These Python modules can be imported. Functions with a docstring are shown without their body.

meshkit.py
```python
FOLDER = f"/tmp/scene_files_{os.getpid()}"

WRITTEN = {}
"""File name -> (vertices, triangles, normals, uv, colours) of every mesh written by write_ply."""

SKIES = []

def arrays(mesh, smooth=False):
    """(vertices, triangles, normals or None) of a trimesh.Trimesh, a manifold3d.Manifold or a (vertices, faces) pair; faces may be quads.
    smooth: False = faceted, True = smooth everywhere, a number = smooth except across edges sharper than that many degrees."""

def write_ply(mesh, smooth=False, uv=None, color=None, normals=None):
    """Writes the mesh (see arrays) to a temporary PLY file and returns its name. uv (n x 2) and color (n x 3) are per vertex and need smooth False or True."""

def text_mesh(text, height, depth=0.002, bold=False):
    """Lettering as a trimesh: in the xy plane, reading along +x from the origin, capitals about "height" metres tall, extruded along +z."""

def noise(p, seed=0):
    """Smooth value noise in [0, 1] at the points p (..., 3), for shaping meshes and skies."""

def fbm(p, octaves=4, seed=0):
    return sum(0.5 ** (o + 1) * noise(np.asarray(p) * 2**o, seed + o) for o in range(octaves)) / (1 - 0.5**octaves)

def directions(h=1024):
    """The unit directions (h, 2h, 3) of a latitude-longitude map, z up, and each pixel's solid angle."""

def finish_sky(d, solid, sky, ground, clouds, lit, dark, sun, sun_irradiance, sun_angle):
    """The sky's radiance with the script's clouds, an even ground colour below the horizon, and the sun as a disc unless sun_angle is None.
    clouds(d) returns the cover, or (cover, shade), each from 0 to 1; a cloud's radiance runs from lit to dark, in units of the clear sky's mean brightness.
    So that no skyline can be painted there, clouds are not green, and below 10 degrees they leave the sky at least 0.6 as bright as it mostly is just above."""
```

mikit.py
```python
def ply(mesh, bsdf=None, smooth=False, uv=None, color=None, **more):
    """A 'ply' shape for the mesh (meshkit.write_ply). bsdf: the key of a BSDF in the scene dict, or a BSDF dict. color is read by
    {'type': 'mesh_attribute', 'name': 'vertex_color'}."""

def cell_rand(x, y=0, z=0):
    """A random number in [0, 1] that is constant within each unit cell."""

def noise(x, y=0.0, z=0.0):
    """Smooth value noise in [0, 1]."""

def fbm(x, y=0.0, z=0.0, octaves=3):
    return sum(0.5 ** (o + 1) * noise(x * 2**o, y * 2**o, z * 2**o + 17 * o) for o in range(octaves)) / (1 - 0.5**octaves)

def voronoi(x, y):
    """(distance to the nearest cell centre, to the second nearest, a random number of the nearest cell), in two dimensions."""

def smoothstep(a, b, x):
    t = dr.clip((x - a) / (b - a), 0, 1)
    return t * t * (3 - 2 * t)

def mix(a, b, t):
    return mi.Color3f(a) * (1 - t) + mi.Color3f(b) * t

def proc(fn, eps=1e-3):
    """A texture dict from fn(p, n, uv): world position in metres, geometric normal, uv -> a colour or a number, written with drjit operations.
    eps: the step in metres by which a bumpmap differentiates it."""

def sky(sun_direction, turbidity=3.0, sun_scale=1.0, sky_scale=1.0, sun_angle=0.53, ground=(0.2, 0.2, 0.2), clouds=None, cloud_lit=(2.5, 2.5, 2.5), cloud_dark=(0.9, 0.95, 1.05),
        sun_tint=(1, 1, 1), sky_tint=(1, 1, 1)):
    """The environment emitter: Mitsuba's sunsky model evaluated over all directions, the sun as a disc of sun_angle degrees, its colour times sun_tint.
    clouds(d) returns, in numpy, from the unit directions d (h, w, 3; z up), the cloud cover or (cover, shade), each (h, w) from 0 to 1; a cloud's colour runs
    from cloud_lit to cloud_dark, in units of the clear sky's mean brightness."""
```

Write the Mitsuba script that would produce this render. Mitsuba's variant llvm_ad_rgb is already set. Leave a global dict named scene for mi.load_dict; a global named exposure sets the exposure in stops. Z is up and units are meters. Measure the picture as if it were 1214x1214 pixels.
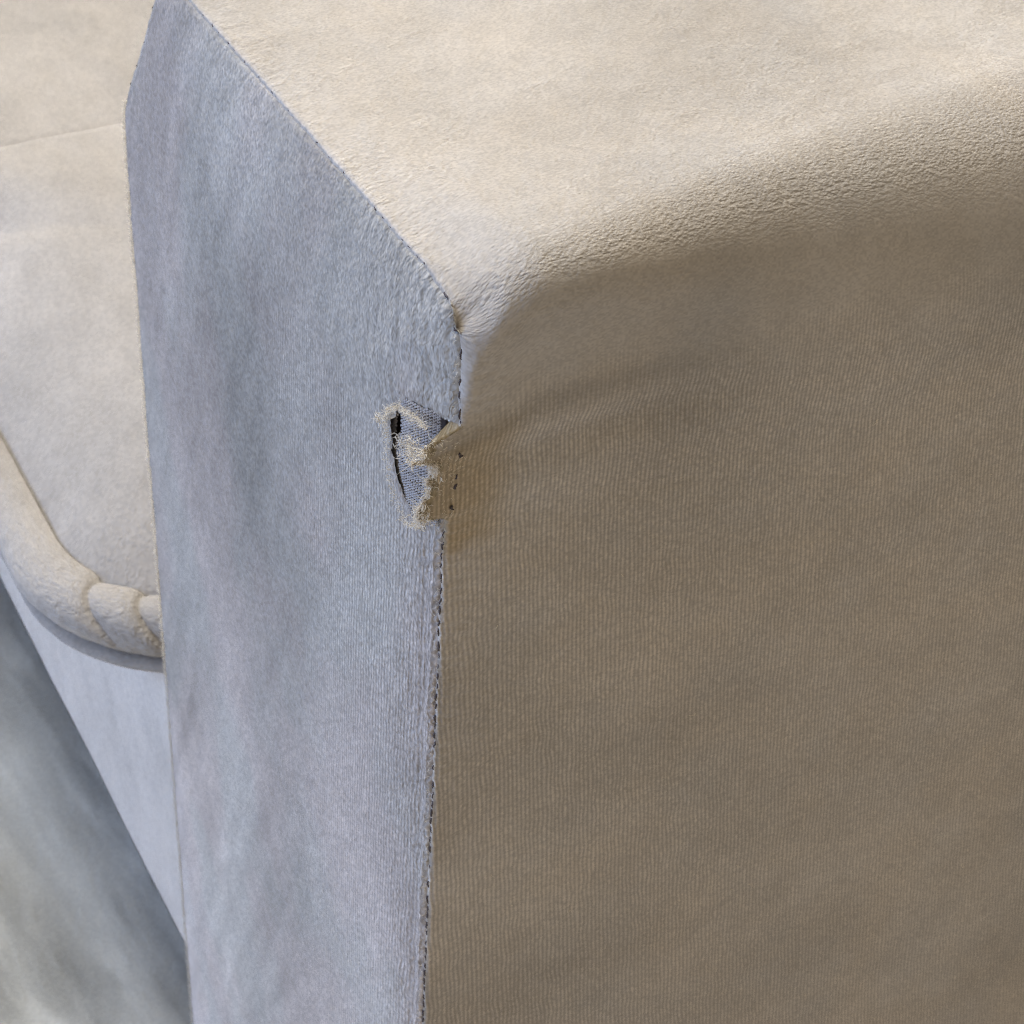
import math, random
import numpy as np, trimesh, drjit as dr, mitsuba as mi, mikit, meshkit
from mikit import noise, fbm, smoothstep, mix, proc
from scipy.spatial import cKDTree
from shapely.geometry import Polygon, LineString
import shapely
from shapely import contains_xy

T = mi.ScalarTransform4f
rng = np.random.default_rng(7)
random.seed(7)
scene, labels = {}, {}
LIFT = 0.63                                   # the floor lies 63 cm below the arm's top corner

# ---------------------------------------------------------------- camera
CX = np.array([0.87970146, -0.47242146, 0.05425218])      # world (arm length, arm width, up) of the picture's right
CY = np.array([-0.25997309, -0.57332702, -0.77698785])    # ... down
CZ = np.array([0.39816998, 0.66941325, -0.62717348])      # ... forward
CAM = np.array([-0.19879821, -0.36644964, 0.27603249 + LIFT])
scene['camera'] = {'type': 'thinlens', 'fov': math.degrees(2 * math.atan(607 / 2335.19)), 'near_clip': 0.01, 'far_clip': 100.0,
                   'aperture_radius': 0.0008, 'focus_distance': 0.53,
                   'to_world': T().look_at(origin=CAM.tolist(), target=(CAM + CZ).tolist(), up=(-CY).tolist())}

# ---------------------------------------------------------------- light: a window in front of the sofa, a ceiling lamp, the dim warm room
exposure = 0.0
scene['room_light'] = {'type': 'constant', 'radiance': {'type': 'rgb', 'value': [0.448, 0.378, 0.282]}}
scene['window'] = {'type': 'rectangle',
                   'to_world': T().look_at(origin=[-2.1, 0.75, 1.25], target=[0.0, 0.2, 0.5], up=[0, 0, 1]) @ T().scale([0.7, 0.8, 1]),
                   'emitter': {'type': 'area', 'radiance': {'type': 'rgb', 'value': [2.45, 3.88, 6.9]}}}
scene['ceiling_lamp'] = {'type': 'rectangle',
                         'to_world': T().look_at(origin=[0.0, 1.10, 2.25], target=[0.05, 0.25, 0.6], up=[1, 0, 0]) @ T().scale([0.45, 0.45, 1]),
                         'emitter': {'type': 'area', 'radiance': {'type': 'rgb', 'value': [18.8, 18.2, 16.6]}}}
labels['window'] = {'label': 'bright daylight window facing the sofa front', 'category': 'window'}
labels['ceiling_lamp'] = {'label': 'square warm ceiling lamp above the sofa seat', 'category': 'lamp'}

# ---------------------------------------------------------------- materials
def cloth(color_fn, bump_fn, eps=8e-5, rough=0.85, sheen=0.35):
    return {'type': 'twosided', 'bsdf': {'type': 'bumpmap', 'scale': 1.0, 'tex': proc(bump_fn, eps),
            'bsdf': {'type': 'principled', 'base_color': proc(color_fn), 'roughness': rough, 'specular': 0.15, 'sheen': sheen, 'sheen_tint': 0.3}}}

GREIGE = (0.455, 0.418, 0.380)

def ribs(u, v, w=0.0014):
    wob = (noise(u * 260, v * 130) - 0.5) * 0.0007
    ph = (u + wob) / w
    r = 0.5 + 0.5 * dr.cos(2 * math.pi * ph)
    k = noise(dr.floor(ph + 0.5) * 7.3, v / 0.0013)
    return r * (0.35 + 0.9 * k)

def worms(u, v, a, b, z=0.0):
    wu = (noise(u * 210, v * 210, 3.0 + z) - 0.5) * 0.0032
    wv = (noise(u * 210, v * 210, 9.0 + z) - 0.5) * 0.0032
    n = noise((u + wu) / a, (v + wv) / b, z)
    m = noise((u + wv) / (a * 0.55), (v + wu) / (b * 0.6), z + 5)
    return (1 - dr.abs(2 * n - 1)) * 0.65 + m * 0.45

def arm_masks(u, v):
    j = (noise(u * 60, v * 60) - 0.5) * 0.012
    top = smoothstep(-0.055, -0.022, v + j)
    flat = smoothstep(0.02, 0.07, v + 1.5 * j)
    return top, flat

def arm_bump(p, n, uv):
    u, v = uv.x, uv.y
    top, flat = arm_masks(u, v)
    patch = noise(u * 90, v * 90, 4.0)
    a = ribs(u * (1 + 0.45 * v) + 0.05 * v, v) * 0.00034 * (1 - top) * (0.55 + 0.6 * patch)
    b = worms(u, v, 0.0014, 0.00062) * (0.00014 * top * (1 - 0.20 * flat))
    c = noise(u * 1300, v * 2200) * 0.00022 + noise(u * 800, v * 1300) * 0.00020
    worn = smoothstep(0.001, -0.002, u) * (noise(u * 700, v * 500, 3.0) * 0.0006 + noise(u * 1600, v * 1600, 5.0) * 0.0003)
    return a + b + c + worn

def arm_color(p, n, uv):
    u, v = uv.x, uv.y
    top, flat = arm_masks(u, v)
    big = fbm(u * 14, v * 20, 2.0)
    mid = fbm(u * 130, v * 130, 7.0)
    f = 0.90 + 0.20 * (big - 0.5) * 1.6 + 0.10 * (mid - 0.5)
    f = f * (1 + 0.42 * (1 - top) * (ribs(u * (1 + 0.45 * v) + 0.05 * v, v) - 0.4))
    f = f * (0.88 + 0.24 * noise(u * 1300, v * 1900))
    c = mix(GREIGE, (0.46, 0.41, 0.355), 0.6 * (1 - top)) * f * mix((1.02, 1.0, 0.97), (0.98, 1.0, 1.03), fbm(u * 40, v * 40, 21.0))
    stain = smoothstep(0.024, 0.006, u) * smoothstep(-0.036, -0.044, v + 0.004 * mid) * smoothstep(-0.088, -0.080, v + 0.006 * mid)
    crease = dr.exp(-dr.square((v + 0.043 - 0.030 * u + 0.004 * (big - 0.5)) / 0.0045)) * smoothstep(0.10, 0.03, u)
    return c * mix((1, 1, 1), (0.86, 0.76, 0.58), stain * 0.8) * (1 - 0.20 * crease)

def cap_masks(u, v):
    j = (fbm(u * 30, v * 22) - 0.5)
    return smoothstep(0.13, 0.06, u + 0.10 * j) * smoothstep(-0.03, -0.075, v + 0.02 * j)

def cap_bump(p, n, uv):
    u, v = uv.x, uv.y
    m = cap_masks(u, v)
    near = smoothstep(0.07, 0.015, u) * smoothstep(-0.09, -0.045, v)
    a = ribs(u, v, 0.00165) * 0.00022 * m
    b = worms(u + 0.25 * v, v, 0.0008, 0.0022, 2.0) * 0.00055 * near
    strip = smoothstep(0.036, 0.014, u + 0.012 * (noise(u * 90, v * 40) - 0.5)) * smoothstep(-0.055, -0.075, v)
    b = b + worms(u, v, 0.0011, 0.0028, 8.0) * 0.00055 * strip
    c = noise(u * 1900, v * 1400) * 0.00024 + worms(u, v, 0.0012, 0.0014, 11.0) * 0.00018 * (1 - m)
    return a + b + c

def cap_color(p, n, uv):
    u, v = uv.x, uv.y
    m = cap_masks(u, v)
    big = fbm(u * 16, v * 9, 1.0)
    brush = fbm((u + 0.45 * v) * 95, v * 11 - u * 4, 6.0)
    mid = fbm(u * 150, v * 110, 7.0)
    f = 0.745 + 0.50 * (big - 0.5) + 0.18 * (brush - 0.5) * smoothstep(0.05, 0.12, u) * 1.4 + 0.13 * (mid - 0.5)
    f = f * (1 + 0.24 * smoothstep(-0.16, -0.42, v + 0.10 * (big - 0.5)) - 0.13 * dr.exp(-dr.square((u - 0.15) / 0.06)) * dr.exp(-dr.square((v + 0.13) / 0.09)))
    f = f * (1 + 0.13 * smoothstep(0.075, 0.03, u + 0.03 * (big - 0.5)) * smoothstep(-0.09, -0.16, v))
    f = f * (1 + 0.36 * m * (ribs(u, v, 0.00165) - 0.4))
    f = f * (0.80 + 0.40 * noise(u * 1300, v * 1000))
    return mi.Color3f(*GREIGE) * f * mix((1.02, 0.99, 1.005), (0.97, 1.0, 1.015), smoothstep(0.3, 0.7, fbm(u * 24, v * 16, 31.0)))

def soft_bump(p, n, uv):
    u, v = uv.x, uv.y
    return noise(u * 1100, v * 1100) * 0.00035 + worms(u, v, 0.0022, 0.0020, 1.0) * 0.00016

def soft_color(p, n, uv):
    u, v = uv.x, uv.y
    f = 0.80 + 0.30 * (fbm(u * 13, v * 13, 3.0) - 0.5) + 0.12 * (fbm(u * 120, v * 60, 5.0) - 0.5) + 0.17 * (noise(u * 900, v * 900) - 0.5)
    return mi.Color3f(*GREIGE) * f

def welt_bump(p, n, uv):
    return worms(uv.x, uv.y, 0.0022, 0.0045, 1.0) * 0.0007 + noise(uv.x * 1300, uv.y * 1300) * 0.0002

def base_color(p, n, uv):
    u, v = uv.x, uv.y
    f = 1.17 + 0.34 * (fbm(u * 10 + 3 * v, v * 8, 3.0) - 0.5) + 0.26 * (fbm(u * 45, v * 30, 5.0) - 0.5) + 0.22 * (noise(u * 700, v * 600) - 0.5)
    return mi.Color3f(*GREIGE) * f

def flap_color(p, n, uv):
    u, v = uv.x, uv.y
    f = 0.85 + 0.35 * (fbm(u * 500, v * 300) - 0.5)
    f = f * (0.72 + 0.56 * noise(u * 1500, v * 900)) * (1 + 0.25 * (ribs(u, v) - 0.4))
    torn = smoothstep(0.0040, -0.0015, u + 0.002 * (noise(u * 300, v * 300) - 0.5)) * smoothstep(-0.026, -0.038, v)
    return mix((0.45, 0.405, 0.35), (0.335, 0.275, 0.185), torn) * f

def floor_color(p, n, uv):
    big = fbm(p.x * 9 + 0.8 * p.y, p.y * 6, 0.5, 4)
    vein = fbm(p.x * 26 + 2 * big, p.y * 12, 2.0, 3)
    return mix((0.42, 0.42, 0.415), (0.70, 0.705, 0.71), smoothstep(0.3, 0.7, 0.55 * big + 0.45 * vein))

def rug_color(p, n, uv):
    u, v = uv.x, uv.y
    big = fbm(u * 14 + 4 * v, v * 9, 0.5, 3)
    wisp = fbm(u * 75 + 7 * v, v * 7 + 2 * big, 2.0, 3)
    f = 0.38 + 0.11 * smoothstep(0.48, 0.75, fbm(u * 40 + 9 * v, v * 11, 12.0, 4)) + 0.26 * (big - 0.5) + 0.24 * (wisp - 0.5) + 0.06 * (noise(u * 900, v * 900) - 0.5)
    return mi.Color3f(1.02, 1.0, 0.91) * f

def rug_bump(p, n, uv):
    return worms(uv.x, uv.y, 0.006, 0.010, 1.0) * 0.0004 + noise(uv.x * 900, uv.y * 900) * 0.0003

def floor_rough(p, n, uv):
    return 0.22 + 0.16 * fbm(p.x * 20, p.y * 20, 1.0)

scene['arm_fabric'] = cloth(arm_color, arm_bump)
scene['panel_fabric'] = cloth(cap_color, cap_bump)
scene['seat_fabric'] = cloth(soft_color, soft_bump)
scene['base_fabric'] = cloth(base_color, soft_bump)
scene['welt_fabric'] = cloth(soft_color, welt_bump)
scene['flap_fabric'] = cloth(flap_color, arm_bump)
scene['thread'] = {'type': 'principled', 'base_color': {'type': 'rgb', 'value': [0.055, 0.042, 0.045]}, 'roughness': 0.6}
scene['pale_fibre'] = {'type': 'twosided', 'bsdf': {'type': 'principled', 'base_color': {'type': 'rgb', 'value': [0.66, 0.60, 0.50]}, 'roughness': 0.7}}
scene['yarn'] = {'type': 'principled', 'base_color': {'type': 'rgb', 'value': [0.40, 0.385, 0.39]}, 'roughness': 0.38, 'specular': 0.6}
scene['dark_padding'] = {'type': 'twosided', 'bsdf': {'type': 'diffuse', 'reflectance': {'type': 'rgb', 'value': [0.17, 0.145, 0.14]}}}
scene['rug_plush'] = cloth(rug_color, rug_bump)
scene['floor_stone'] = {'type': 'principled', 'base_color': proc(floor_color), 'roughness': proc(floor_rough), 'specular': 0.5}

# ---------------------------------------------------------------- helpers
def lifted(v):
    return np.asarray(v, float) + [0, 0, LIFT]

def add(key, v, f, bsdf, uv=None, smooth=True):
    scene[key] = mikit.ply((lifted(v), f), bsdf, smooth=smooth, uv=uv)

def grid_faces(n, m, flip=False):
    i, j = np.meshgrid(np.arange(n - 1), np.arange(m - 1), indexing='ij')
    a, b, c, d = i * m + j, i * m + j + 1, (i + 1) * m + j + 1, (i + 1) * m + j
    q = np.stack([a, b, c, d], -1).reshape(-1, 4)
    if flip: q = q[:, ::-1]
    return np.vstack([q[:, [0, 1, 2]], q[:, [0, 2, 3]]])

def sm(a, b, x):
    t = np.clip((x - a) / (b - a), 0, 1)
    return t * t * (3 - 2 * t)

def tube(points, radii, sides=6):
    p = np.asarray(points, float)
    t = np.gradient(p, axis=0); t /= np.linalg.norm(t, axis=1, keepdims=True) + 1e-12
    ref = np.where(np.abs(t[:, :1]) < 0.9, [[1.0, 0, 0]], [[0, 1.0, 0]])
    a = np.cross(t, ref); a /= np.linalg.norm(a, axis=1, keepdims=True) + 1e-12
    b = np.cross(t, a); ang = np.arange(sides) * 2 * np.pi / sides
    r = np.broadcast_to(radii, (len(p),))
    v = p[:, None] + r[:, None, None] * (np.cos(ang)[None, :, None] * a[:, None] + np.sin(ang)[None, :, None] * b[:, None])
    i, j = np.meshgrid(np.arange(len(p) - 1), np.arange(sides), indexing='ij')
    q = np.stack([i * sides + j, i * sides + (j + 1) % sides, (i + 1) * sides + (j + 1) % sides, (i + 1) * sides + j], -1).reshape(-1, 4)
    return v.reshape(-1, 3), np.vstack([q[:, [0, 1, 2]], q[:, [0, 2, 3]]])

def join(parts):
    vs, fs, at = [], [], 0
    for v, f in parts:
        vs.append(v); fs.append(f + at); at += len(v)
    return np.vstack(vs), np.vstack(fs)

def nz(p, seed=0, o=3):
    return meshkit.fbm(p, o, seed) - 0.5

numbers = {}
def numbered(key):
    n = numbers.get(key, -1) + 1; numbers[key] = n
    return key if n == 0 else f'{key}_{n:03d}'

# ---------------------------------------------------------------- floor
add('floor', [[-6, -6, -0.63], [6, -6, -0.63], [6, 6, -0.63], [-6, 6, -0.63]], np.array([[0, 1, 2], [0, 2, 3]]), 'floor_stone', smooth=False)
labels['floor'] = {'label': 'pale grey floor under the sofa and the rug', 'kind': 'structure'}

gx, gy = np.meshgrid(np.linspace(-1.1, 0.30, 240), np.linspace(0.0, 2.0, 300), indexing='ij')
gq = np.stack([gx * 14 + 1.5 * gy, gy * 2.2, 0 * gx], -1)
gz_ = -0.618 + 0.022 * nz(gq, 80, 2) + 0.003 * nz(np.stack([gx * 30, gy * 22, 0 * gx], -1), 81, 2)
rv = np.stack([gx, gy, gz_], -1).reshape(-1, 3)
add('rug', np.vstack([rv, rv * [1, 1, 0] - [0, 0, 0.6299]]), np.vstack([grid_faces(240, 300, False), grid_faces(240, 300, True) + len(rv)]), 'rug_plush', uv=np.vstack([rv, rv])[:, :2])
labels['rug'] = {'label': 'pale blue-grey plush rug with soft folds on the floor below the sofa base', 'category': 'rug'}

# ---------------------------------------------------------------- the arm: cover (top, outer and inner side) swept along X
BOT, W = -0.615, 0.262
TEAR0, TEAR1 = -0.0310, -0.0625              # the torn stretch of the front seam, heights
def chamfer():
    k = np.array([[0.193, 0.0075], [0.202, 0.0073], [0.2105, 0.0038], [0.2195, -0.0060], [0.2404, -0.0345], [0.2575, -0.0585], [0.2620, -0.0670], [0.2636, -0.0780], [0.2640, -0.098]])
    l = np.concatenate([[0], np.cumsum(np.linalg.norm(np.diff(k, axis=0), axis=1))])
    from scipy.interpolate import PchipInterpolator
    t = np.linspace(0, l[-1], 51)[1:]
    return np.stack([PchipInterpolator(l, k[:, i])(t) for i in range(2)], 1)
FAR_CHAMFER = chamfer()
def profile(x):
    """Outline points (Y, Z) of the arm at x, outward normals, arclength from the near top corner (positive over the top)."""
    r = 0.014 + 0.042 * sm(0.0, 0.24, x)
    zt, yn = 0.0075, -0.0045
    ang = np.linspace(0, np.pi / 2, 60)
    z_near = np.concatenate([np.linspace(BOT, -0.17, 220, endpoint=False), np.linspace(-0.17, zt - r, 240, endpoint=False)])
    near = np.stack([np.full_like(z_near, yn), z_near], 1)
    arc = np.stack([yn + r - r * np.cos(ang), zt - r + r * np.sin(ang)], 1)
    yt = np.linspace(yn + r, 0.193, 200)[1:]
    top = np.stack([yt, np.full_like(yt, zt)], 1)
    farc = FAR_CHAMFER
    zf = np.linspace(-0.098, BOT, 60)[1:]
    far = np.stack([np.full_like(zf, W + 0.002), zf], 1)
    P = np.vstack([near, arc, top, farc, far])
    # slight crown of the top, and the side easing inward below the torn corner
    P[:, 1] += 0.0022 * np.sin(np.pi * np.clip((P[:, 0] - 0.0) / W, 0, 1)) * sm(-0.05, 0.0, P[:, 1])
    side = 1 - sm(0.0, 0.06, P[:, 0])
    P[:, 0] += 0.0062 * sm(-0.030, -0.075, P[:, 1]) * side * (1 - 0.35 * sm(0.0, 0.12, x))
    cg = np.exp(-(np.maximum(P[:, 0], 0) / 0.022) ** 2) * np.exp(-((P[:, 1] - 0.002) / 0.019) ** 2) * (1 - sm(0.02, 0.10, x))
    P[:, 1] += 0.0080 * sm(0.0, 0.024, x) * (1 - sm(0.008, 0.075, P[:, 0])) * sm(-0.05, 0.0, P[:, 1])     # the filling stands proud of the seam
    P[:, 0] -= 0.0046 * cg; P[:, 1] += 0.0016 * cg
    t = np.gradient(P, axis=0); t /= np.linalg.norm(t, axis=1, keepdims=True)
    N = np.stack([-t[:, 1], t[:, 0]], 1)
    L = np.concatenate([[0], np.cumsum(np.linalg.norm(np.diff(P, axis=0), axis=1))])
    return P, N, L - L[len(near) + 30]

xs = np.concatenate([np.linspace(0, 0.012, 40, endpoint=False), np.linspace(0.012, 0.05, 60, endpoint=False), np.linspace(0.05, 0.36, 150, endpoint=False), np.linspace(0.36, 0.85, 40)])
rows, uvs = [], []
P0, N0, L0 = profile(0.0)
ns = len(P0)
tear_w = sm(TEAR0 + 0.002, TEAR0 - 0.002, P0[:, 1]) * sm(TEAR1 - 0.004, TEAR1 + 0.002, P0[:, 1]) * (P0[:, 0] < 0.03)
rag = nz(np.stack([P0[:, 1] * 260, 0 * P0[:, 1], 0 * P0[:, 1]], 1), 5, 4) * 0.0085 + nz(np.stack([P0[:, 1] * 1300, 0 * P0[:, 1], 0 * P0[:, 1]], 1), 9, 2) * 0.0022
zt_ = np.clip((P0[:, 1] - TEAR1) / (TEAR0 - TEAR1), 0, 1)
ext = tear_w * (0.0088 + 0.0034 * sm(0.60, 0.85, zt_) - 0.0022 * np.exp(-((zt_ - 0.58) / 0.07) ** 2) + 0.0012 * sm(0.25, 0.05, zt_) + 0.75 * rag)
corner = np.where(L0 > 0, np.exp(-(L0 / 0.022) ** 2), np.exp(-(L0 / 0.015) ** 2))
phase = 2 * np.pi * L0 / 0.0042
above = sm(-0.034, -0.026, L0) * sm(0.006, -0.002, L0)
onnear = 1 - sm(0.15, 0.23, L0)                # the inner side's seam is flat
ontop = sm(0.004, 0.02, L0)
for x in xs:
    P, N, L = profile(x)
    roll = 0.0020 * (1 - np.sqrt(np.maximum(0, 1 - max(0, 1 - x / 0.0020) ** 2)))
    soft = 0.0014 * onnear * np.exp(-(x / 0.014) ** 1.4)
    # the pinched corner: a facet that falls to the seam, with a crease along its right edge
    fold_x = -0.003 * np.logaddexp(-0.0130 * (L0 + 0.019) / 0.023 / 0.003, -0.0130 * (0.026 - L0) / 0.022 / 0.003)
    qf = (fold_x - x) / 0.0007
    soft = soft + (0.50 - 0.25 * sm(0.0, 0.016, L0)) * 0.0007 * np.log1p(np.exp(np.clip(qf, -40, 40))) * (P[:, 0] < 0.06) + 0.0012 * corner * math.exp(-(x / 0.006) ** 2)
    roll = roll * (0.3 + 0.2 * onnear) + above * 0.0022 * (1 - math.sqrt(max(0, 1 - max(0, 1 - x / 0.0030) ** 2))) * (1 - 0.85 * ontop)
    # gathers that run in from the seam, tugged by each stitch
    puck = (1 - 0.6 * ontop) * (1 - 0.95 * corner) * (0.00035 * np.cos(phase + 1.2 * np.sin(L0 * 90)) + 0.0012 * nz(np.stack([L0 * 300, L0 * 0 + x * 90, L0 * 0], 1), 2)) * math.exp(-x / 0.006)
    dep = (roll + soft + puck) * (1 - tear_w)
    # broad unevenness of the stuffing, the crease that leaves the tear
    lump = 0.0024 * nz(np.stack([L0 * 14, L0 * 0 + x * 9, L0 * 0], 1), 3, 2) * sm(0, 0.03, x)
    zc = -0.047 + 0.05 * x
    crease = 0.0030 * np.exp(-((P[:, 1] - zc) / 0.008) ** 2) * math.exp(-((x - 0.035) / 0.045) ** 2) * (P[:, 0] < 0.03)
    fine = 0.0006 * nz(np.stack([L0 * 120, L0 * 0 + x * 120, L0 * 0], 1), 4, 2)
    Q = P + N * (lump + fine - dep - crease)[:, None]
    xx = x - ext * max(0, 1 - x / 0.010) ** 1.2
    # the torn flap curls a little outward at its edge
    Q[:, 0] += tear_w * 0.0005 * max(0, 1 - x / 0.008) * (0.5 + np.sin(P0[:, 1] * 420))
    rows.append(np.stack([xx, Q[:, 0], Q[:, 1]], 1)); uvs.append(np.stack([xx + 0 * L, L], 1))
# a lip turned in behind the seam closes the groove
lip = rows[0].copy(); lip[:, 0] += 0.0007 * (1 - tear_w)
lip[:, 1:] -= N0 * (0.004 * (1 - tear_w))[:, None]
SEAM_ROW = rows[0].copy()
rows.insert(0, lip); uvs.insert(0, uvs[0] - [0.003, 0]); xs = np.concatenate([[0.0], xs])
V = np.array(rows).reshape(-1, 3); UV = np.array(uvs).reshape(-1, 2)
F = grid_faces(len(xs), ns, True)
row_of, col_of = F[:, 0] // ns, F[:, 0] % ns
flap = (tear_w[col_of] > 0.15) & (xs[row_of] < 0.0018)
_, _, NRM = meshkit.arrays((V, F), True)
def add_split(key, pick, bsdf):
    use, inv = np.unique(F[pick], return_inverse=True)
    path = meshkit.write_ply((lifted(V[use]), inv.reshape(-1, 3)), False, UV[use], None, normals=NRM[use])
    scene[key] = {'type': 'ply', 'filename': path, 'face_normals': False, 'bsdf': {'type': 'ref', 'id': bsdf}}
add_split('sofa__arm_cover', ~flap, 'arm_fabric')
add_split('sofa__arm_cover__torn_flap', flap, 'flap_fabric')

SEAM = SEAM_ROW.copy()               # the seam: where cover and front panel meet
SEAM[:, 0] += ext
SEAM_L = L0
# ---------------------------------------------------------------- front panel of the arm: a patch inside the seam, with the torn hole
ci = int(np.argmin(np.abs(L0)))               # near top corner
fi = len(P0) - 59 - 15                        # middle of the far rounding
def resample(c, t):
    l = np.concatenate([[0], np.cumsum(np.linalg.norm(np.diff(c, axis=0), axis=1))]); l /= l[-1]
    return np.stack([np.interp(t, l, c[:, k]) for k in range(2)], 1)
near_c, top_c, far_c = SEAM[:ci + 1, 1:], SEAM[ci:fi + 1, 1:], SEAM[fi:, 1:][::-1]
wa = lambda n1, s1, n2: np.concatenate([np.linspace(0, s1, n1, endpoint=False), np.linspace(s1, 1, n2)])
ta = np.concatenate([wa(150, 0.20, 170)[:-12], 1 - 0.03 * np.linspace(1, 0, 30) ** 1.5])   # from the near edge to the far edge
ta = np.unique(ta)
tb = np.unique(np.concatenate([np.linspace(0, 0.30, 120), np.linspace(0.30, 0.82, 340), np.linspace(0.82, 1.0, 300)]))   # from the bottom to the top
R_, L_, Tp, Bt = resample(near_c, tb), resample(far_c, tb), resample(top_c, ta), None
Bt = R_[0] * (1 - ta[:, None]) + L_[0] * ta[:, None]
A, B = ta[None, :, None], tb[:, None, None]
G = (1 - A) * R_[:, None] + A * L_[:, None] + (1 - B) * Bt[None] + B * Tp[None] - ((1 - A) * (1 - B) * R_[0] + A * (1 - B) * L_[0] + (1 - A) * B * R_[-1] + A * B * L_[-1])
nb, na = len(tb), len(ta)
yz = G.reshape(-1, 2)
dense = []
for k in range(0, len(SEAM) - 1):
    n = max(1, int(np.linalg.norm(SEAM[k + 1, 1:] - SEAM[k, 1:]) / 0.0005))
    t = np.arange(n)[:, None] / n
    dense.append(np.hstack([SEAM[k, 1:] * (1 - t) + SEAM[k + 1, 1:] * t, SEAM_L[k] * (1 - t) + SEAM_L[k + 1] * t]))
dense = np.vstack(dense)
d, idx = cKDTree(dense[:, :2]).query(yz)
ls = dense[idx, 2]
y_, z_ = yz[:, 0], yz[:, 1]
nearside = np.exp(-(y_ / 0.05) ** 2)
P3 = lambda a, b, c=0.0: np.stack([y_ * a, z_ * b, 0 * y_ + c], 1)
roll = 0.0030 * (1 - np.sqrt(np.maximum(0, 1 - np.clip(1 - d / 0.0035, 0, 1) ** 2)))
k_roll = 0.12 * (1 - 0.8 * sm(0.004, 0.02, ls))
fb = 1 - 0.7 * sm(0.14, 0.24, y_)
hx = -0.0001 - 0.0018 * (1 - np.exp(-d / 0.012)) - k_roll * 0.0030 * np.sqrt(np.clip(1 - np.clip(1 - d / 0.0035, 0, 1) ** 2, 0, 1)) * np.exp(-np.maximum(d - 0.002, 0) / 0.005)
hx -= fb * (0.0030 * (1 - np.exp(-d / 0.025)) + 0.0030 * (1 - np.exp(-d / 0.035)))
hx += 0.0022 * np.exp(-d / 0.0005)
hx += 0.0026 * nz(P3(10, 6), 21, 2) * sm(0, 0.03, d)
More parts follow.
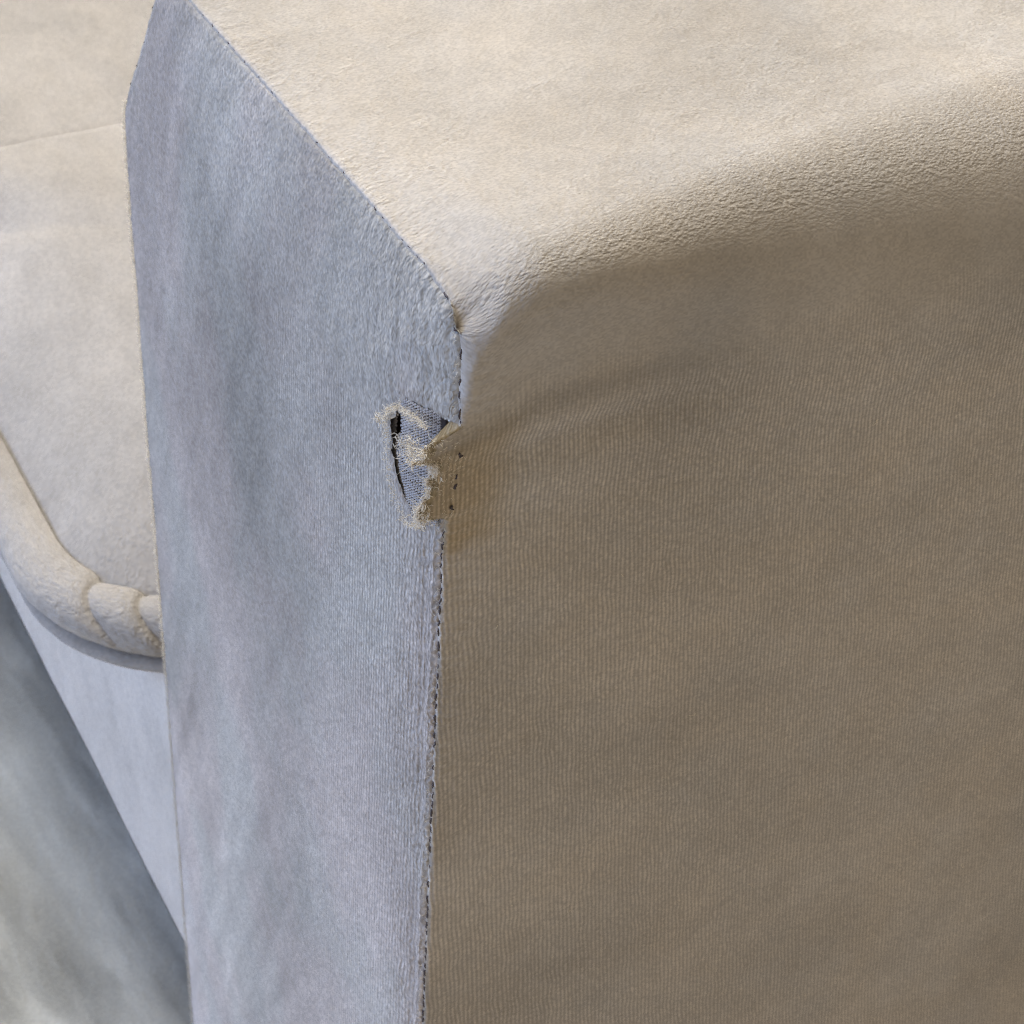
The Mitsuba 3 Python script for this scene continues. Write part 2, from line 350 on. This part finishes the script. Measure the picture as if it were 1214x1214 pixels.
hx += 0.0009 * nz(P3(360, 75), 22, 3) * (1 - 0.6 * sm(-0.03, 0.0, z_)) * np.exp(-d / 0.016) * (0.25 + nearside) * sm(0, 0.002, d)            # upright gathers along the seam
hx += 0.00025 * np.cos(2 * np.pi * ls / 0.0042) * np.exp(-d / 0.004) * sm(0, 0.001, d)
hx += 0.0011 * nz(P3(480, 260), 27, 2) * np.exp(-d / 0.009) * sm(0, 0.001, d) * sm(-0.03, -0.06, z_)
hx += (-0.0005 * np.exp(-((d - 0.0020) / 0.0013) ** 2) + 0.0005 * np.exp(-((d - 0.0052) / 0.0016) ** 2)) * sm(-0.062, -0.070, z_) * sm(0.06, 0.03, y_) * (0.7 + 1.2 * nz(P3(0, 160), 29, 2))
gz = sm(-0.062, -0.040, z_) * sm(0.010, -0.016, z_) * sm(0.062, 0.020, y_)
hx += 0.0013 * nz(np.stack([(y_ - 0.22 * z_) * 480, z_ * 120, 0 * y_], 1), 23, 2) * gz      # gathers above the tear
hx += 0.0004 * nz(P3(220, 220), 24, 2)
# the torn hole: outline in the panel's own plane, ragged
tear = np.array([[0.0256, -0.0488], [0.0268, -0.0456], [0.0253, -0.0414], [0.0192, -0.0357], [0.0121, -0.0335], [0.0043, -0.0315], [-0.0033, -0.0300], [-0.0200, -0.0300],
                 [-0.0200, -0.0620], [-0.0037, -0.0620], [0.0021, -0.0643], [0.0082, -0.0694], [0.0124, -0.0710], [0.0162, -0.0696], [0.0201, -0.0665], [0.0236, -0.0615], [0.0254, -0.0554]])
poly = Polygon(tear)
wob = np.stack([nz(P3(500, 500), 31, 3), nz(P3(500, 500, 3.3), 32, 3)], 1) * 0.0022
inside = contains_xy(poly, *(yz + wob).T) | ((np.interp(ls, L0, tear_w) > 0.02) & (d < 0.006) & (z_ > -0.067) & (z_ < -0.0305) & (y_ < 0.03))
ring = np.array(shapely.segmentize(LineString(np.vstack([tear, tear[:1]])), 0.0004).coords)
ring = ring[ring[:, 0] > 0.002]
dt, _ = cKDTree(ring).query(yz)
hx += -0.0016 * np.exp(-(dt / 0.0035) ** 2) * (z_ < -0.045) * (1 - sm(-0.004, 0.004, 0.012 - y_)) + 0.0008 * np.exp(-(dt / 0.0012) ** 2)
V2 = np.stack([hx, y_, z_], 1)
F2 = grid_faces(nb, na, False)
F2 = F2[~inside[F2].any(1)]
use, inv = np.unique(F2, return_inverse=True)
cross = np.cross(V2[F2[0, 1]] - V2[F2[0, 0]], V2[F2[0, 2]] - V2[F2[0, 0]])
inv = inv.reshape(-1, 3) if cross[0] < 0 else inv.reshape(-1, 3)[:, ::-1]
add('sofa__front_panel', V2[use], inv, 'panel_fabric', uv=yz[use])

# ---------------------------------------------------------------- what the tear lays open: knit lining, dark padding, frayed fibres
hole = poly.buffer(0.0015).union(poly.buffer(0.006).intersection(shapely.box(0.0215, -0.1, 0.1, -0.041)))
yarns = []
for row, zz in enumerate(np.arange(-0.086, -0.022, 0.00092)):
    yy = np.arange(0.0048, 0.040, 0.00015)
    ph = 2 * np.pi * (yy / 0.00125)
    tri = np.abs(((yy / 0.00125) % 1) * 2 - 1) - 0.5
    z2 = zz - 0.12 * (yy - 0.02) + tri * 0.00085 + 0.0007 * nz(np.stack([yy * 500, 0 * yy + row, 0 * yy], 1), 40)
    x2 = -0.0032 + 0.0045 * np.exp(-yy / 0.006) + 0.0012 * nz(np.stack([yy * 120, 0 * yy + zz * 120, 0 * yy], 1), 41) - 0.00016 * np.cos(2 * ph) - 0.0016 * np.exp(-((yy - 0.016) / 0.010) ** 2)
    ok = contains_xy(hole, yy, z2) & ~((np.hypot((yy - 0.0252) / 0.0020, (z2 + 0.0475 + 0.6 * (yy - 0.0252)) / 0.0040)) < 1 + 0.3 * np.sin(z2 * 4000))
    for s in np.split(np.arange(len(yy)), np.flatnonzero(np.diff(ok.astype(int)) != 0) + 1):
        if ok[s[0]] and len(s) > 4:
            yarns.append(tube(np.stack([x2[s], yy[s], z2[s]], 1), 0.00023, 5))
add('sofa__lining', *join(yarns), 'yarn')
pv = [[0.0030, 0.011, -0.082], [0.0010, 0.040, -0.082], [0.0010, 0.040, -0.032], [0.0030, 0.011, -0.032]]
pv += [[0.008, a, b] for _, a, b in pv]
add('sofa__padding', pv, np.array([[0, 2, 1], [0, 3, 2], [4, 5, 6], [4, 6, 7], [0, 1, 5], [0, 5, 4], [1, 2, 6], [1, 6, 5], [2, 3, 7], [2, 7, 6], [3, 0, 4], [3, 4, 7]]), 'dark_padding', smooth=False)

fib = []
def fibre(p, direction, length, r, curl):
    n = 6
    q = [np.array(p, float)]; dd = np.array(direction, float); dd /= np.linalg.norm(dd)
    for _ in range(n):
        dd = dd + rng.normal(0, curl, 3); dd /= np.linalg.norm(dd)
        q.append(q[-1] + dd * length / n)
    fib.append(tube(q, r * np.linspace(1, 0.45, n + 1), 4))
edge = SEAM_ROW
for k in np.flatnonzero(tear_w > 0.55):
    for _ in range(9):
        x0 = edge[k] + rng.normal(0, 0.0003, 3)
        up = 1.0 if rng.random() < 0.75 else 2.0
        fibre(x0 + [0.0003, 0, 0], [-0.6 + rng.normal(0, 0.5), 0.25 + rng.normal(0, 0.6), rng.normal(0, 0.7)], rng.uniform(0.0008, 0.0022) * up, rng.uniform(0.00007, 0.00014), 0.40)
for p in ring[(ring[:, 1] < -0.0300)]:
    on_top = p[1] > -0.049 and p[0] < 0.0275
    for _ in range(5 if on_top else 3):
        fibre([-0.0076 + rng.normal(0, 0.0004), p[0] + rng.normal(0, 0.0005), p[1] + rng.normal(0, 0.0005)], [rng.normal(-0.3, 0.4), rng.normal(0, 0.7), rng.normal(-0.3, 0.8)], rng.uniform(0.0006, 0.0024) * (1.0 if on_top else 0.7), rng.uniform(0.00005, 0.0001), 0.45)
for c, n, s in (((-0.0072, -0.0020, -0.0420), 110, 0.0011), ((-0.0085, 0.0010, -0.0600), 150, 0.0014), ((-0.0080, 0.0300, -0.0470), 40, 0.0006), ((-0.0065, 0.0170, -0.0480), 90, 0.0020), ((-0.0100, 0.0040, -0.0395), 130, 0.0017)):
    for _ in range(n):
        fibre(np.array(c) + rng.normal(0, s, 3) * [0.5, 1, 1], rng.normal(0, 1, 3) * [0.4, 1, 1], rng.uniform(0.001, 0.003), rng.uniform(0.00007, 0.00013), 0.4)
add('sofa__frayed_fibre', *join(fib), 'pale_fibre')
labels['sofa__frayed_fibre'] = {'label': 'pale frayed fibres along the torn edge', 'kind': 'stuff'}

# pile standing up along the panel's edges
fib = []
far_edge, near_edge = G[:, -1], G[:, 0]
for edge_, per, side_ in ((far_edge, 18000, 1), (near_edge, 900, -1)):
    le = np.concatenate([[0], np.cumsum(np.linalg.norm(np.diff(edge_, axis=0), axis=1))])
    for l in rng.uniform(0, le[-1], int(per * le[-1])):
        yy, zz = np.interp(l, le, edge_[:, 0]), np.interp(l, le, edge_[:, 1])
        if side_ < 0 and TEAR1 - 0.002 < zz < TEAR0 + 0.002: continue
        q = np.array([(-0.0004 if side_ > 0 else -0.0012) + rng.normal(0, 0.0004), yy - side_ * abs(rng.normal(0, 0.0004)), zz])
        fib_dir = np.array([-0.3 + rng.normal(0, 0.4), side_ * (0.8 if side_ > 0 else 0.2) + rng.normal(0, 0.4), rng.normal(0, 0.5)])
        fib_dir /= np.linalg.norm(fib_dir)
        ln = rng.uniform(0.0006, 0.0014)
        fib.append(tube([q, q + fib_dir * ln * 0.5, q + (fib_dir + rng.normal(0, 0.15, 3)) * ln], np.array([1, 0.8, 0.4]) * 0.00006, 3))
add('sofa__front_panel__pile', *join(fib), 'pale_fibre')
labels['sofa__front_panel__pile'] = {'label': 'short pale pile along the panel edges', 'kind': 'stuff'}

# loose pile and broken threads over the torn strip
fib = []
for k in rng.choice(np.flatnonzero(tear_w > 0.5), 150):
    x0 = edge[k] + [rng.uniform(0.0005, 0.010), -0.0002, rng.normal(0, 0.0003)]
    fibre(x0, [rng.normal(-0.3, 0.6), -0.45 + rng.normal(0, 0.3), rng.normal(0, 0.7)], rng.uniform(0.0006, 0.0016), rng.uniform(0.00005, 0.00009), 0.35)
for k in rng.choice(np.flatnonzero(tear_w > 0.6), 9):
    fibre(edge[k] + [0.0004, 0, 0], [-0.8, 0.5 + rng.normal(0, 0.4), rng.normal(-0.3, 0.5)], rng.uniform(0.004, 0.008), rng.uniform(0.00007, 0.0001), 0.22)
add('sofa__arm_cover__loose_thread', *join(fib), 'pale_fibre')
labels['sofa__arm_cover__loose_thread'] = {'label': 'loose pale threads over the torn strip', 'kind': 'stuff'}

# lint caught on the outer side
fib = []
for _ in range(34):
    x_, z_l = rng.uniform(0.01, 0.30), rng.uniform(-0.33, -0.06)
    y_l = np.interp(x_, [0, 0.12, 0.3], [0.0017, -0.0003, -0.0004]) - 0.0006
    fibre([x_, y_l, z_l], [rng.normal(), rng.normal(-0.1, 0.1), rng.normal()], rng.uniform(0.0008, 0.0030), rng.uniform(0.00007, 0.00016), 0.5)
add('sofa__arm_cover__lint', *join(fib), 'pale_fibre')
labels['sofa__arm_cover__lint'] = {'label': 'specks of pale lint on the outer side of the arm', 'kind': 'stuff'}

# ---------------------------------------------------------------- stitches along the front seam
def at_seam(l):
    return np.array([np.interp(l, SEAM_L, SEAM[:, k]) for k in range(3)])
inward = np.stack([0 * L0, -N0[:, 0], -N0[:, 1]], 1)
l_all = np.arange(SEAM_L[0] + 0.22, SEAM_L[fi] - 0.0, 0.0042)
for l in l_all:
    mid = at_seam(l)
    torn = mid[1] < 0.03 and TEAR1 < mid[2] < TEAR0
    upper = mid[1] > 0.012
    gap = rng.uniform(0.18, 0.5) if upper else rng.uniform(0.55, 0.95)
    if rng.random() < (0.25 if upper else 0.16): continue
    l = l + rng.normal(0, 0.0005)
    ll = np.linspace(l - 0.0021 * gap * 1.25, l + 0.0021 * gap * 1.25, 7)
    pts = np.array([at_seam(q) for q in ll])
    pts[:, 0] += (0.0001 if upper else 0.0) + 0.0008 * np.linspace(-1, 1, 7) ** 4 + rng.normal(0, 0.0001)
    if torn:
        if rng.random() < 0.2: continue
        pts = np.array([[0.0012 + rng.normal(0, 0.0004), mid[1] - 0.0009, mid[2] + q] for q in np.linspace(-0.0009, 0.0009, 7)])
        pts[:, 0] -= 0.0015
        pts[:, 1] = -0.0045 + 0.0062 * sm(-0.030, -0.075, pts[:, 2]) - 0.0003
    pts += rng.normal(0, 0.00006, pts.shape)
    add(numbered('sofa__stitch'), *tube(pts, (0.00019 if upper else 0.00031) * rng.uniform(0.65, 1.35) * np.array([0.55, 0.9, 1, 1, 1, 0.9, 0.55]), 6), 'thread')

# ---------------------------------------------------------------- sofa base below the cushions
def rounded_box(x0, x1, y0, y1, z0, z1, r, seg=5):
    import manifold3d as m3
    s = m3.Manifold.sphere(r, 4 * seg)
    pts = [s.translate([x, y, z]) for x in (x0 + r, x1 - r) for y in (y0 + r, y1 - r) for z in (z0 + r, z1 - r)]
    m = m3.Manifold.batch_hull(pts).to_mesh()
    return np.array(m.vert_properties[:, :3]), np.array(m.tri_verts)

yb, zb = np.linspace(W - 0.02, 1.75, 300), np.linspace(-0.5705, -0.345, 60)
YB, ZB = np.meshgrid(yb, zb, indexing='ij')
XB = 0.004 + 0.006 * (1 - np.sqrt(np.maximum(0, 1 - np.clip(1 - (ZB + 0.5705) / 0.006, 0, 1) ** 2))) + 0.003 * (meshkit.fbm(np.stack([YB * 7, ZB * 5, 0 * YB], -1), 3, 50) - 0.5)
bv = np.stack([XB, YB, ZB], -1).reshape(-1, 3)
bf = grid_faces(300, 60, False)
c_ = np.cross(bv[bf[0, 1]] - bv[bf[0, 0]], bv[bf[0, 2]] - bv[bf[0, 0]])
bf = bf if c_[0] < 0 else bf[:, ::-1]
add('sofa__base_panel', bv, bf, 'base_fabric', uv=bv[:, 1:])
add('sofa__base_frame', *rounded_box(0.012, 0.85, W - 0.02, 1.75, -0.569, -0.355, 0.006), 'dark_padding', smooth=False)
for yy in (0.75, 1.6):
    add(numbered('sofa__foot'), *rounded_box(0.06, 0.11, yy, yy + 0.05, -0.63, -0.565, 0.006), 'dark_padding', smooth=False)
add('sofa__foot_002', *rounded_box(0.012, 0.06, 0.02, 0.25, -0.63, -0.60, 0.004), 'dark_padding', smooth=False)
labels['sofa'] = {'label': 'greige velvet sofa with a torn seam on the front corner of its arm', 'category': 'sofa'}

# ---------------------------------------------------------------- seat cushions: crowned top, puffy gathered border roll, bottom piping
def cushion(y0, y1, zt, seed, key, front, r, soft_sides, all_round=False):
    """Outline in plan: front edge x = front(y), sides y0, y1, back x = 0.62, corners rounded."""
    yf = y0 + r + (y1 - y0 - 2 * r) * np.linspace(0, 1, 160)
    a = np.linspace(0, np.pi / 2, 40)
    c1 = np.stack([front(y0 + r) + r - r * np.sin(a), y0 + r - r * np.cos(a)], 1)            # near front corner
    f_ = np.stack([front(yf), yf], 1)
    c2 = np.stack([front(y1 - r) + r - r * np.cos(a), y1 - r + r * np.sin(a)], 1)
    xb = np.linspace(0.055, 0.62, 60)
    s1 = np.stack([xb[::-1], np.full(60, y0)], 1); s2 = np.stack([xb, np.full(60, y1)], 1)
    ybk = np.linspace(y1, y0, 80)[1:-1]
    bk = np.stack([np.full(78, 0.62), ybk], 1)
    ol = np.vstack([s1[:-1], c1, f_[1:-1], c2, s2[1:], bk])
    ol = np.vstack([ol, ol[:1]])
    l = np.concatenate([[0], np.cumsum(np.linalg.norm(np.diff(ol, axis=0), axis=1))])
    keep = np.concatenate([[True], np.diff(l) > 1e-7]); ol, l = ol[keep], l[keep]
    n = 2000
    li = np.linspace(0, l[-1], n)
    O = np.stack([np.interp(li, l, ol[:, k]) for k in range(2)], 1)
    tg = np.gradient(O, axis=0)
    for _ in range(6): tg[1:-1] = (tg[:-2] + tg[1:-1] + tg[2:]) / 3
    tg /= np.linalg.norm(tg, axis=1, keepdims=True)
    NO = np.stack([-tg[:, 1], tg[:, 0]], 1)
    cen = np.array([0.3, (y0 + y1) / 2])
    if ((O - cen) * NO).sum() < 0: NO = -NO
    # top panel: rings from the outline to the centre line
    ks = np.concatenate([[0.0], np.linspace(0, 0.10, 24, endpoint=False), np.linspace(0.10, 1, 50)])
    half = np.array([np.clip(O[:, 0], 0.17, 0.45), np.full(n, (y0 + y1) / 2)]).T
    tight0 = np.maximum(sm(y0 + 0.05, y0 + 0.004, O[:, 1]) * (not soft_sides[0]), sm(y1 - 0.05, y1 - 0.004, O[:, 1]) * (not soft_sides[1]))
    VV, UU = [], []
    for k in ks:
        q = O * (1 - k) + half * k
        q = q - NO * 0.006 * (1 - k)
        dd = np.linalg.norm(q - O, axis=1)
        tight = np.maximum(sm(y0 + 0.05, y0 + 0.004, O[:, 1]) * (not soft_sides[0]), sm(y1 - 0.05, y1 - 0.004, O[:, 1]) * (not soft_sides[1])) 
        tight = tight if all_round is False else np.ones(n)
        el = lambda rad: 1 - np.sqrt(np.clip(1 - np.clip(1 - dd / rad, 0, 1) ** 2, 0, 1))
        z = zt - (1 - tight) * (0.053 * np.exp(-np.maximum(dd - 0.006, 0) / 0.046)) - 0.013 * tight * el(0.017) + 0.004 * sm(0, 0.09, dd)
        z = z + 0.004 * nz(np.stack([q[:, 0] * 11, q[:, 1] * 11, 0 * z], 1), seed, 2) + 0.0012 * nz(np.stack([q[:, 0] * 60, q[:, 1] * 60, 0 * z], 1), seed + 1, 2)
        if not VV: z = zt - 0.062 + 0.035 * tight0
        VV.append(np.column_stack([q, z])); UU.append(q)
    f = grid_faces(len(ks), n)
    vv = np.vstack(VV)
    c = np.cross(vv[f[:, 1]] - vv[f[:, 0]], vv[f[:, 2]] - vv[f[:, 0]])[:, 2].mean()
    add(key + '__top_panel', vv, f if c > 0 else f[:, ::-1], 'seat_fabric', uv=np.vstack(UU))
    # border roll, its pleats pulled together at the corners
    th = np.linspace(-0.62 * np.pi, 0.62 * np.pi, 70)
    zc, rz, rx = zt - 0.0610, 0.0150, 0.016
    TH, LI = np.meshgrid(th, li, indexing='ij')
    fold = np.zeros_like(TH); push = np.zeros_like(TH)
    start = li[np.argmin(np.hypot(*(O - [front(y0 + r), y0 + r]).T))]
    end = li[np.argmin(np.hypot(*(O - [front(y1 - r), y1 - r]).T))]
    for at_, amp, lean in ((start - 0.077, 0.0048, 0.011), (start - 0.054, 0.0050, 0.013), (end + 0.012, 0.003, -0.009), (end + 0.034, 0.003, -0.008)):
        u = (LI - at_ - lean * np.sin(TH)) * (1 if at_ < (start + end) / 2 else -1)
        fade = sm(-0.95, 0.25, TH)                   # deep at the top, run out towards the bottom
        fold += amp * fade * np.where(u > 0, np.sqrt(np.clip(1 - np.clip(1 - u / 0.009, 0, 1) ** 2, 0, 1)) - 1, -np.exp(np.minimum(u, 0) / 0.013))
    wr = 0.0011 * nz(np.stack([LI * 240, TH * 1.6, 0 * TH], -1), seed + 3, 3) + 0.006 * nz(np.stack([LI * 16, TH * 0.4, 0 * TH], -1), seed + 4, 2)
    rr = fold + wr * np.cos(TH * 0.75)
    XX = O[None, :, 0] + NO[None, :, 0] * ((rx + rr) * np.cos(TH) - 0.002)
    YY = O[None, :, 1] + NO[None, :, 1] * ((rx + rr) * np.cos(TH) - 0.002)
    ZZ = zc + (rz + 0.6 * rr) * np.sin(TH) * (1 + 0.0 * TH)
    f = grid_faces(70, n)
    vv = np.stack([XX, YY, ZZ], -1).reshape(-1, 3)
    mid_ = len(f) // 4
    outw = np.einsum('ij,ij->i', np.cross(vv[f[:, 1]] - vv[f[:, 0]], vv[f[:, 2]] - vv[f[:, 0]])[:, :2], NO[f[:, 0] % n]).mean()
    add(key + '__border_roll', vv, f if outw > 0 else f[:, ::-1], 'welt_fabric', uv=np.stack([LI, TH * 0.03], -1).reshape(-1, 2))
    # flat piping lip under the roll and the dark bottom
    pth = np.linspace(0, 2 * np.pi, 15)
    PT, PL = np.meshgrid(pth, np.arange(n), indexing='ij')
    off = 0.004 + 0.0065 * np.cos(PT); zz = zc - rz - 0.004 + 0.0032 * np.sin(PT) + 0.0012 * nz(np.stack([PL * 0.05, 0 * PT, 0 * PT], -1), seed + 6)
    vv = np.stack([O[PL, 0] + NO[PL, 0] * off, O[PL, 1] + NO[PL, 1] * off, zz], -1).reshape(-1, 3)
    f = grid_faces(15, n)
    outw = np.einsum('ij,ij->i', np.cross(vv[f[:, 1]] - vv[f[:, 0]], vv[f[:, 2]] - vv[f[:, 0]])[:, :2], NO[f[:, 0] % n] * np.cos(PT.ravel()[f[:, 0]])[:, None]).mean()
    add(key + '__piping', vv, f if outw > 0 else f[:, ::-1], 'seat_fabric', uv=np.stack([li[PL], PT * 0.004], -1).reshape(-1, 2))

SEAT_Z = -0.275
cushion(0.269, 0.640, SEAT_Z, 60, 'seat_cushion', lambda y: -0.031 + 0 * np.asarray(y, float), 0.076, (True, False))
cushion(0.626, 1.05, SEAT_Z - 0.003, 70, 'seat_cushion_001', lambda y: -0.031 + 0 * np.asarray(y, float), 0.03, (False, True), True)
labels['seat_cushion'] = {'label': 'seat cushion beside the arm with a puffy gathered border along its front', 'category': 'cushion'}
labels['seat_cushion_001'] = {'label': 'second seat cushion beyond the near one, at the top left of the photo', 'category': 'cushion'}
